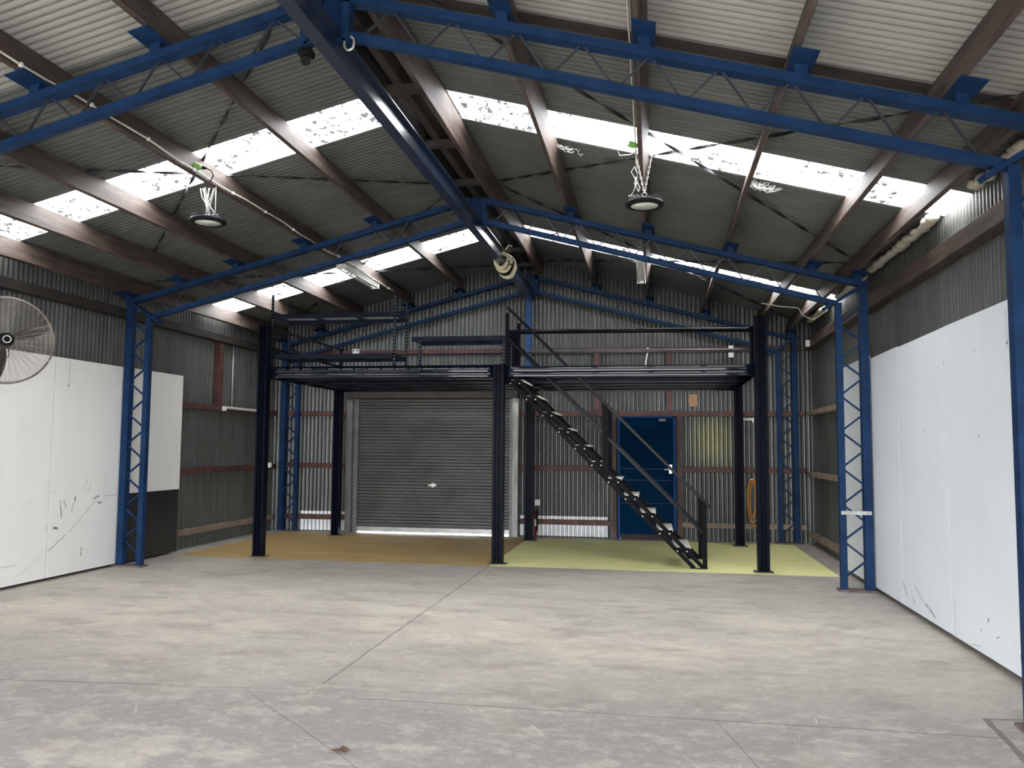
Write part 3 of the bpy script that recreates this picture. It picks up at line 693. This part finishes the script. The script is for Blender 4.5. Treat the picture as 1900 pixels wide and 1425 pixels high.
# ------------------------------------------------------------------ stair
st = thing('staircase', (.6, 11.9, 0), 'black steel open staircase with cream treads leading up to the platform', 'stairs')
YN, YR = 11.40, 12.41
def sbar(y, c0, xs0, xs1, h=.062, w=.008):
    """angle bar lying on x+z=c0 in the plane y"""
    b = MB(); b.beam((xs0, y, c0-xs0), (xs1, y, c0-xs1), .012, h, (1, 0, 1))
    yy = y+(.02 if y < 12 else -.02); dd = Vector((1, 0, 1)).normalized()*(h/2)
    b.beam(Vector((xs0, yy, c0-xs0))+dd, Vector((xs1, yy, c0-xs1))+dd, .04, .006, (1, 0, 1))
    return b
for y in (YN, YR):
    sbar(y, .53, -2.03, .527, .048).build('stringer', 'stair', st)
    sbar(y, .655, -1.92, .652, .048).build('stringer', 'stair', st)
    MB().box(.47, .70, y-.02, y+.02, 0, .008).build('base_plate', 'stair', st)
    # posts, handrail, knee rail
    MB().box(.635, .695, y-.02, y+.02, .008, .90).build('post', 'stair', st)
    MB().box(-.68, -.60, y-.02, y+.02, 1.18, 2.18).build('post', 'stair', st)
    MB().box(-2.03, -1.985, y-.02, y+.02, 2.50, 3.46).build('post', 'stair', st)
    MB().beam((-2.01, y, 3.545), (.745, y, .80), .04, .042, (1, 0, 1)).build('handrail', 'rail', st, bev=.006)
    MB().beam((-2.0, y, 3.10), (.67, y, .445), .035, .036, (1, 0, 1)).build('knee_rail', 'rail', st, bev=.005)
tr0 = None
for i in range(11):
    z = 2.465-.2245*i; x = -1.955+.2263*i+.062
    t_ = MB()
    t_.box(x-.115, x+.105, YN+.02, YR-.02, z+.042, z+.05)
    t_.box(x-.115, x-.108, YN+.02, YR-.02, z+.012, z+.05)
    for yy in (YN+.012, YR-.018): t_.box(x-.09, x+.09, yy, yy+.006, z-.02, z+.05)
    tr = t_.build('tread', 'stair', st)
    tp = MB(); tp.box(x-.107, x+.105, YN+.02, YR-.02, z+.05, z+.055); tp.box(x+.105, x+.112, YN+.02, YR-.02, z+.030, z+.055)
    tp.build('tread_plate', 'tread', tr, label='cream folded top plate')
    for dx in (-.062, .064):
        MB().lathe([(.0, 0), (.010, 0), (.010, .006), (.006, .010), (0, .010)], (x+dx, YN-.006, z+.002), (0, -1, 0), 10).build('bolt', 'bolt', tr, True)

# ------------------------------------------------------------------ shelving on the platform
def shelf_unit(x0, x1, y0, y1, zs, posts, label, meshmat='mesh'):
    s = thing('shelving_unit', ((x0+x1)/2, y0, 2.712), label, 'shelves', 'steel shelving on the platform')
    for (px, py, zt1, zb0) in posts:
        b = MB(); b.box(px-.02, px+.02, py-.002, py+.002, zb0, zt1); b.box(px-.02, px-.016, py, py+.035, zb0, zt1)
        po = b.build('post', 'shelf', s)
        h = MB(); z = zb0+.06
        while z < zt1-.02: h.box(px-.004, px+.004, py-.0035, py-.0018, z, z+.022); z += .05
        h.build('slot_holes', 'slotlit', po, kind='stuff')
    for z in zs:
        b = MB(); b.box(x0, x1, y0-.012, y0+.012, z-.065, z); b.box(x0, x1, y1-.012, y1+.012, z-.065, z)
        b.box(x0, x0+.03, y0, y1, z-.05, z-.005); b.box(x1-.03, x1, y0, y1, z-.05, z-.005)
        for f in (.33, .67): b.box(x0+(x1-x0)*f-.02, x0+(x1-x0)*f+.02, y0, y1, z-.055, z-.02)
        sh = b.build('shelf', 'shelf', s)
        w = MB(); n = int((x1-x0)/.05)
        for i in range(n): w.box(x0+.02+i*.05, x0+.024+i*.05, y0, y1, z-.012, z-.008)
        for i in range(11): w.box(x0, x1, y0+.03+i*(y1-y0-.06)/10-.002, y0+.03+i*(y1-y0-.06)/10+.002, z-.008, z-.004)
        w.build('wire_deck', meshmat, sh, kind='stuff')
    return s
shelf_unit(-5.56, -3.65, 11.46, 12.02, (3.515, 2.92), ((-5.545, 11.45, 3.81, 2.712), (-3.665, 11.45, 3.79, 2.712), (-5.545, 12.03, 3.81, 2.712), (-3.665, 12.03, 3.79, 2.712)),
           'tall charcoal shelving unit with two wire shelves beside the first platform post')
shelf_unit(-3.41, -2.03, 11.46, 11.98, (3.15,), ((-3.43, 11.99, 3.12, 2.712), (-3.30, 11.5, 3.1, 2.712), (-2.05, 11.99, 3.12, 2.712), (-2.07, 11.5, 3.12, 2.712)),
           'low charcoal bench shelf between the tall shelving and the stair top', 'shelf')

# ------------------------------------------------------------------ wall boards
def wboard(x0, x1, y0, y1, z0, z1, mat, label, tops=None):
    b = MB()
    za, zb_ = (z1, z1) if tops is None else tops
    b.quadloop([[(x0, y0, z0), (x1, y0, z0), (x1, y0, za), (x0, y0, za)], [(x0, y1, z0), (x1, y1, z0), (x1, y1, zb_), (x0, y1, zb_)]])
    return b.build('wall_board', mat, label=label, cat='wall board', group='boards lining the side walls')
LX0, LX1 = -6.925, -6.905
wboard(LX0, LX1, 5.32, 8.68, .035, 2.60, 'board_w', 'white wall board behind the fan on the left wall')
wboard(LX0, LX1, 8.695, 10.02, .035, 2.60, 'board_w', 'scuffed white wall board between the fan board and the blue column on the left wall')
wboard(LX0, LX1, 10.03, 11.385, .93, 2.605, 'board_w', 'white wall board above the black board on the left wall')
wboard(LX0, LX1, 10.03, 11.37, .03, .925, 'board_k', 'black wall board at the foot of the left wall beside the blue column')
wboard(LX0, LX1, YF+.2, 5.31, .035, 2.60, 'board_w', 'white wall board closest to the camera on the left wall')
for y0, y1, z0, z1, l in ((10.05, 11.56, 2.64, 2.665, 'narrow white wall board seen through the blue column lattice on the right wall'),
                           (8.94, 10.03, 2.615, 2.625, 'white wall board right beside the middle blue column on the right wall'),
                           (7.56, 8.93, 2.615, 2.625, 'white wall board, second one from the middle blue column on the right wall'),
                           (5.2, 7.55, 2.628, 2.628, 'wide white wall board reaching the blue column at the picture edge, right wall'),
                           (YF+.2, 5.19, 2.628, 2.628, 'white wall board beyond the blue column at the picture edge, right wall')):
    wboard(2.44, 2.46, y0, y1, .055, z0, 'board_r', l, (z1, z0))
# dark battens the boards are fixed to
for x0, x1, par in ((XLW+.1, LX0, wl), (2.46, XRW-.13, wr)):
    for y in (1.0, 3.4, 6.4, 7.5, 8.7, 9.6, 10.6, 11.3):
        MB().box(x0, x1, y-.03, y+.03, .05, 2.55).build('batten', 'timber_dark', par)

# ------------------------------------------------------------------ lamps
def highbay(x, y, z, hang, label, extra):
    t = thing('high_bay_lamp', (x, y, z), label, 'lamp', 'round hanging lamps')
    h = MB(); h.lathe([(.0, -.0), (.125, -.0), (.128, -.008), (.165, -.008), (.180, .0), (.182, .018), (.17, .035), (.13, .045), (.0, .05)], (x, y, z), (0, 0, 1), 40)
    ho = h.build('housing', 'black', t, True)
    f = MB()
    for i in range(28):
        a = 2*pi*i/28; f.beam((x+.09*cos(a), y+.09*sin(a), z+.05), (x+.172*cos(a), y+.172*sin(a), z+.05), .006, .035)
    f.build('cooling_fins', 'fin', ho)
    MB().lathe([(0, -.004), (.128, -.004), (.128, -.001), (0, -.001)], (x, y, z), (0, 0, 1), 40).build('lens', 'lens', t, True)
    MB().lathe([(0, .04), (.055, .04), (.05, .075), (.02, .085), (0, .085)], (x, y, z), (0, 0, 1), 20).build('driver_cap', 'galv', t, True)
    MB().tube([(x+.02*cos(a), y, z+.10+.025*sin(a)) for a in [2*pi*i/14 for i in range(14)]], .005, 6, True).build('ring', 'galv', t)
    for (hx, hy, hz) in hang:
        p, q = Vector((x, y, z+.12)), Vector((hx, hy, hz)); L = (q-p).length; n = int(L/.026); d = (q-p).normalized()
        e = d.cross(Vector((0, 1, 0))).normalized(); g_ = d.cross(e)
        b = MB()
        for i in range(n):
            c = p+d*L*(i+.5)/n; u = e if i % 2 else g_
            b.tube([c+d*.018*cos(a)+u*.0085*sin(a) for a in [2*pi*j/8 for j in range(8)]], .0034, 5, True)
        b.build('chain', 'chain', t)
    for path, mm in extra: MB().tube(path, .0055, 6).build('cord', mm, t, True)
    return t
xa_, xb_ = -4.44, -.09
random.seed(3)
def tangle(x, y, z0, z1, n, w):
    out = []
    for k in range(n):
        a = random.uniform(-w, w); b_ = random.uniform(-w, w); c_ = random.uniform(-.02, .02)
        out.append(([(x+a, y, z1), (x+a*.6+c_, y-.01, z1-(z1-z0)*.35), (x-b_*.2, y-.012, z1-(z1-z0)*.65), (x+c_, y, z0)], 'chain'))
    return out
highbay(-4.458, 7.69, 3.835, ((-4.50, 7.69, 4.20), (-4.40, 7.70, 4.21)), 'round black lamp chained under the left slope beside the green socket',
        tangle(-4.46, 7.68, 3.93, 4.19, 7, .09)+[([(-4.38, 7.69, 3.88), (-4.385, 7.69, 4.22)], 'chain'), ([(-4.36, 7.68, 3.90), (-4.43, 7.68, 3.99), (-4.47, 7.68, 4.06)], 'chain')])
highbay(-.068, 7.70, 3.83, ((-.135, 7.70, 4.27), (.0, 7.70, 4.30)), 'round black lamp chained under the right slope of the roof',
        [([(-.13, 7.69, 4.13), (-.16, 7.68, 4.2), (-.19, 7.68, 4.15), (-.15, 7.68, 4.08), (-.11, 7.68, 4.0), (-.12, 7.68, 3.96), (-.16, 7.68, 4.04), (-.14, 7.68, 4.1)], 'chain'),
         ([(-.14, 7.69, 4.05), (-.16, 7.68, 3.98), (-.195, 7.68, 3.92)], 'chain')])
MB().box(-.215, -.18, 7.67, 7.70, 3.88, 3.93).build('power_adaptor', 'white_fit', label='small white adaptor dangling beside the right round lamp', cat='adaptor')
def socket(x, y, z, label):
    t = thing('cable_socket', (x, y, z), label, 'socket')
    MB().lathe([(0, -.045), (.026, -.045), (.032, -.02), (.03, .02), (.018, .045), (0, .045)], (x, y, z), (1, .5, -.1), 14).build('body', 'green', t, True)
    MB().lathe([(0, .045), (.018, .045), (.014, .085), (0, .085)], (x, y, z), (1, .5, -.1), 12).build('plug', 'black', t, True)
    return t
t = socket(-4.375, 7.31, 4.285, 'green cable socket on the left purlin above the round lamp')
MB().tube([(-4.30, 7.35, 4.28), (-4.26, 7.38, 4.26), (-4.25, 7.40, 4.22), (-4.29, 7.42, 4.17), (-4.36, 7.5, 4.20)], .006, 6).build('cord', 'black', t, True)
t = socket(-.17, 7.5, 4.345, 'green cable socket on the purlin above the right round lamp')
MB().tube([(-.26, 7.5, 4.35), (-.31, 7.5, 4.31), (-.29, 7.5, 4.25), (-.2, 7.5, 4.25), (-.13, 7.5, 4.28)], .006, 6).build('cord', 'chain', t, True)
# cable clipped along the purlin
cb = thing('electrical_cable', (-4.36, 7, 4.2), 'cream cable clipped along the left purlin past the round lamp', 'cable')
pts = [(-4.365+.0*sin(y*3), y, zt(-4.36)+.105+.012*sin(y*2.3)+.006*sin(y*7)) for y in [YF+.2+.25*i for i in range(59)] if y < 13.9]
MB().tube(pts, .009, 6).build('cable', 'conduit', cb, True)
for p in pts[::3]: MB().box(p[0]-.012, p[0]+.012, p[1]-.012, p[1]+.012, p[2]-.014, p[2]+.014).build('clip', 'white_fit', cb)
cb2 = MB(); cb2.tube([(-.145, y, zt(-.14)+.2+.01*sin(y*3)) for y in [.5+.4*i for i in range(22)]], .007, 6)
cb2.build('electrical_cable', 'conduit', smooth=True, label='thin pale cable down the side of the purlin that holds the right lamp', cat='cable')

def batten_light(p, q, label, w=.11, side=(0, 0, 1), tubes=True):
    p, q = Vector(p), Vector(q); d = (q-p).normalized(); t = thing('fluorescent_light', tuple(p), label, 'lamp', 'white tube light fittings')
    MB().prof([(-w/2, .03), (w/2, .03), (w*.28, -.01), (-w*.28, -.01)], p, q, side).build('tray', 'white_fit', t, bev=.003)
    for c in (p, q): MB().prof([(-w/2, .03), (w/2, .03), (w/2, -.045), (-w/2, -.045)], c-d*.012, c+d*.012, side).build('end_cap', 'white_fit', t)
    sd = d.cross(Vector(side)).normalized(); u = sd.cross(d)
    if tubes:
        for s_ in (-1, 1): MB().tube([p+sd*s_*w*.36-u*.03, q+sd*s_*w*.36-u*.03], .013, 10).build('tube', 'lens', t, True)
    return t
batten_light((-4.42, 11.25, 4.165), (-4.42, 12.75, 4.165), 'twin tube light hanging under the left purlin beyond the middle frame', .13)
batten_light((-.165, 11.45, 4.19), (-.165, 12.98, 4.19), 'white tube light under the right slope purlin beyond the middle frame', .13)
batten_light((-6.96, 12.72, 2.19), (-6.96, 14.08, 2.19), 'white tube light fixed along the rail of the left wall', .07, (0, 0, 1), False)
batten_light((1.42, 14.70, 2.08), (1.68, 14.70, 2.08), 'short white light fitting under the back wall rail beside the platform post', .08, (0, 0, 1), False)

# ------------------------------------------------------------------ fan on the left wall
fc = Vector((-6.33, 7.246, 2.599)); fn_ = (Vector((0, 0, 1.9))-fc); fn_.z = 0; fn_.normalize(); fn_ = (fn_+Vector((.18, 0, 0))).normalized()
fan = thing('wall_fan', (LX1, fc.y, fc.z), 'large black-bladed wall fan in a round wire cage, cut by the picture edge', 'fan')
e_ = fn_.cross(Vector((0, 0, 1))).normalized(); g_ = e_.cross(fn_); FR = .43
def on(r, a, h): return fc+(e_*cos(a)+g_*sin(a))*r+fn_*h
cage = MB()
for hs in (1, -1):
    for i in range(36):
        a = 2*pi*i/36
        cage.tube([on(.07, a, .085*hs), on(.2, a+.04*hs, .10*hs), on(.34, a+.06*hs, .085*hs), on(FR-.01, a+.06*hs, .03*hs), on(FR, a+.06*hs, 0)], .0014, 4)
    for r, h in [(.07+.0145*k, .085+.018*sin(pi*min(1, k/22)) if k < 19 else .09-.0075*(k-18)) for k in range(25)]:
        if r < FR: cage.tube([on(r, 2*pi*i/48, h*hs) for i in range(48)], .0010, 3, True)
cage.build('wire_cage', 'cage', fan)
rim = MB(); rim.tube([on(FR, 2*pi*i/64, 0) for i in range(64)], .008, 8, True); rim.tube([on(FR-.012, 2*pi*i/64, .03) for i in range(64)], .004, 6, True)
rim.build('rim', 'cage', fan, True)
for k in range(3):
    a0 = radians(38+120*k); b = MB(); n = 10
    def fb(i, j):
        r = .07+.325*i/n; w = .040*sin(pi*min(1, .1+.9*(1-i/n)))**.7+.004+.012*(1-i/n)
        s_ = (j-1.5)/1.5
        return on(r, a0+s_*w/max(r, .09), s_*.025)
    b.grid(fb, n, 3); bl = b.build('blade', 'black', fan, True)
    md = bl.modifiers.new('thickness', 'SOLIDIFY'); md.thickness = .004
MB().lathe([(0, -.14), (.06, -.13), (.075, -.08), (.078, -.03), (.07, .0), (0, .0)], fc, fn_, 24).build('motor', 'black', fan, True)
MB().lathe([(0, .03), (.062, .03), (.066, .04), (.066, .095), (.05, .104), (0, .106)], fc, fn_, 28).build('hub', 'black', fan, True)
MB().tube([on(.034, 2*pi*i/32, .107) for i in range(32)], .0045, 6, True).build('hub_ring', 'white_fit', fan, True)
mp_ = fc-fn_*.13
MB().tube([mp_, mp_+Vector((-.12, .02, -.01)), (LX1+.02, mp_.y+.05, mp_.z-.02)], .02, 10).build('wall_arm', 'black', fan, True)
MB().box(LX1, LX1+.02, mp_.y-.04, mp_.y+.14, mp_.z-.14, mp_.z+.10).build('wall_plate', 'black', fan)
MB().tube([on(.05, -.6, -.1), on(.10, -.9, -.12), on(.15, -1.2, -.1), on(.20, -1.55, -.1), on(.16, -1.9, -.12), on(.08, -2.2, -.12)], .005, 6).build('cord', 'black', fan, True)

# ------------------------------------------------------------------ small things on the walls
def outlet(x0, x1, y0, y1, z0, z1, label, name='power_outlet', cat='power outlet'):
    t = thing(name, ((x0+x1)/2, (y0+y1)/2, z0), label, cat)
    MB().box(x0, x1, y0, y1, z0, z1).build('box', 'white_fit', t, bev=.008)
    return t
t = outlet(-5.53, -5.40, 14.73, 14.79, 3.27, 3.39, 'white double outlet on the back wall seen above the platform edge')
for dx in (-.035, .035): MB().box(-5.465+dx-.012, -5.465+dx+.012, 14.722, 14.731, 3.345, 3.37).build('switch', 'black', t)
outlet(1.29, 1.38, 14.73, 14.79, 3.28, 3.37, 'upper white switch box on the back wall above the platform')
outlet(1.29, 1.38, 14.73, 14.79, 3.16, 3.25, 'lower white switch box on the back wall above the platform')
outlet(-7.0, -6.90, 14.33, 14.40, 1.18, 1.27, 'white outlet box on the left wall rail near the back corner')
outlet(2.48, 2.55, 14.2, 14.27, 3.27, 3.38, 'white junction box under the right eave near the back corner', 'junction_box', 'electrical box')
MB().tube([(-.13, 14.76, 2.75), (-.12, 14.75, 3.1), (-.08, 14.76, 3.3), (-.09, 14.76, 3.35)], .014, 8).build('conduit', 'white_fit', smooth=True, label='short white conduit climbing the back wall behind the guard rails', cat='pipe')
MB().tube([(XLW+.03, 13.2, 2.24), (XLW+.03, 13.2, 3.28)], .012, 8).build('conduit', 'timber_pale', smooth=True, label='thin pale conduit above the tube light on the left wall', cat='pipe')
b = MB(); b.grid(lambda i, j: (.62+.15*i/6+.004*sin(j), 14.87-.006*sin(i*1.1+j), 2.32+.21*j/8), 6, 8)
c_ = b.build('cardboard_piece', 'card', label='small brown cardboard piece stuck high on the back wall over the blue door', cat='cardboard')
c_.modifiers.new('thickness', 'SOLIDIFY').thickness = .004

# hose coil
hs = thing('hose_coil', (1.66, 14.78, .3), 'orange hose coil hanging on the back wall behind the platform post', 'hose')
random.seed(11)
for k in range(9):
    w = random.uniform(.055, .12); h = random.uniform(.30, .40); cx = 1.66+random.uniform(-.03, .03); cz = 1.08-h+random.uniform(-.03, .0); ph = random.uniform(0, 6)
    path = []
    for i in range(28):
        a = 2*pi*i/28; r_ = 1+.12*sin(2*a+ph); path.append((cx+w*sin(a)*r_*(1+.3*cos(a+ph)*.5), 14.78-.006*k+.012*sin(3*a+ph), cz+h*cos(a)))
    MB().tube(path, .0085, 6, True).build('loop', 'orange', hs, True)
MB().box(1.63, 1.69, 14.74, 14.80, 1.05, 1.08).build('hook', 'galv', hs)

# fire extinguisher
fe = thing('fire_extinguisher', (-2.085, 14.52, .0), 'red fire extinguisher standing behind the middle back post of the platform', 'fire extinguisher')
MB().lathe([(0, 0), (.07, 0), (.075, .02), (.075, .42), (.055, .48), (.03, .50), (.03, .53), (0, .53)], (-2.085, 14.52, 0), (0, 0, 1), 24).build('cylinder', 'red', fe, True)
MB().lathe([(.0762, .22), (.0762, .34)], (-2.085, 14.52, 0), (0, 0, 1), 24, False).build('label_band', 'white_fit', fe, True)
b = MB(); b.box(-2.105, -2.065, 14.46, 14.56, .53, .56); b.box(-2.095, -2.075, 14.40, 14.56, .565, .58); b.box(-2.10, -2.07, 14.5, 14.54, .56, .57)
b.build('valve_handle', 'black', fe)
MB().tube([(-2.06, 14.5, .54), (-2.01, 14.5, .50), (-2.0, 14.5, .30), (-2.005, 14.5, .12)], .011, 8).build('hose', 'black', fe, True)
MB().box(-2.08, -1.985, 14.775, 14.79, .56, .66).build('safety_sign', 'white_fit', label='small pale sign on the back wall above the red extinguisher', cat='sign')

# eave foam strips along the right wall top
random.seed(5)
for (ya, yb, l) in ((5.6, 7.1, 'ragged beige foam strip along the right eave closest to the first frame'), (8.0, 10.3, 'ragged beige foam strip along the right eave between skylight and middle frame'), (10.6, 12.1, 'ragged beige foam strip on the right eave just beyond the middle frame'), (13.0, 14.2, 'ragged beige foam strip on the right eave near the back corner')):
    rs = []; n = int((yb-ya)/.06)
    for i in range(n+1):
        y = ya+(yb-ya)*i/n; r = .034+random.uniform(-.014, .016); cx, cz = 2.55+random.uniform(-.012, .012), 3.70+random.uniform(-.012, .012)
        rs.append([(cx+r*1.5*cos(a), y, cz+r*sin(a)) for a in [2*pi*k/8 for k in range(8)]])
    MB().quadloop(rs).build('foam_strip', 'foam', smooth=True, label=l, cat='foam strip', group='foam strips along the right eave')
# loose cables by the right eave
MB().tube([(1.5, 11.95, 3.62), (1.75, 11.95, 3.57), (2.0, 11.95, 3.54), (2.05, 11.95, 3.44), (2.2, 12.0, 3.38), (2.42, 12.1, 3.52)], .008, 6).build('loose_cable', 'conduit', smooth=True, label='loose white cable sagging under the right eave by the far skylight', cat='cable')
# cobwebs
random.seed(9)
def web(c, n, w, h, label):
    b = MB()
    for k in range(n):
        x0 = random.uniform(-w, w); x1 = random.uniform(-w, w); y = c[1]+random.uniform(-.08, .08)
        b.tube([(c[0]+x0+(x1-x0)*i/6, y, c[2]-h*random.uniform(.5, 1)*sin(pi*i/6)-.26*(x0+(x1-x0)*i/6)) for i in range(7)], .0016, 3)
    b.build('cobweb', 'web', label=label, cat='cobweb', kind='stuff')
web((1.02, 7.75, 4.0), 22, .16, .06, 'wispy cobweb hanging beside the purlin at the right skylight')
web((-.78, 7.8, 4.45), 12, .13, .03, 'faint cobweb strand at the skylight edge right of the ridge')
lf = MB(); lf.grid(lambda i, j: (-1.66+.09*i/5+.01*j, 4.2+.035*j*sin(pi*(i+.3)/5.6), .004+.012*abs(sin(i*1.3+j))), 5, 2)
l_ = lf.build('dry_leaf', 'leaf', label='dry brown leaf lying on the concrete floor near the camera', cat='leaf'); l_.modifiers.new('thickness', 'SOLIDIFY').thickness = .002

for o in list(bpy.data.objects):
    if '_o' in o: del o['_o']
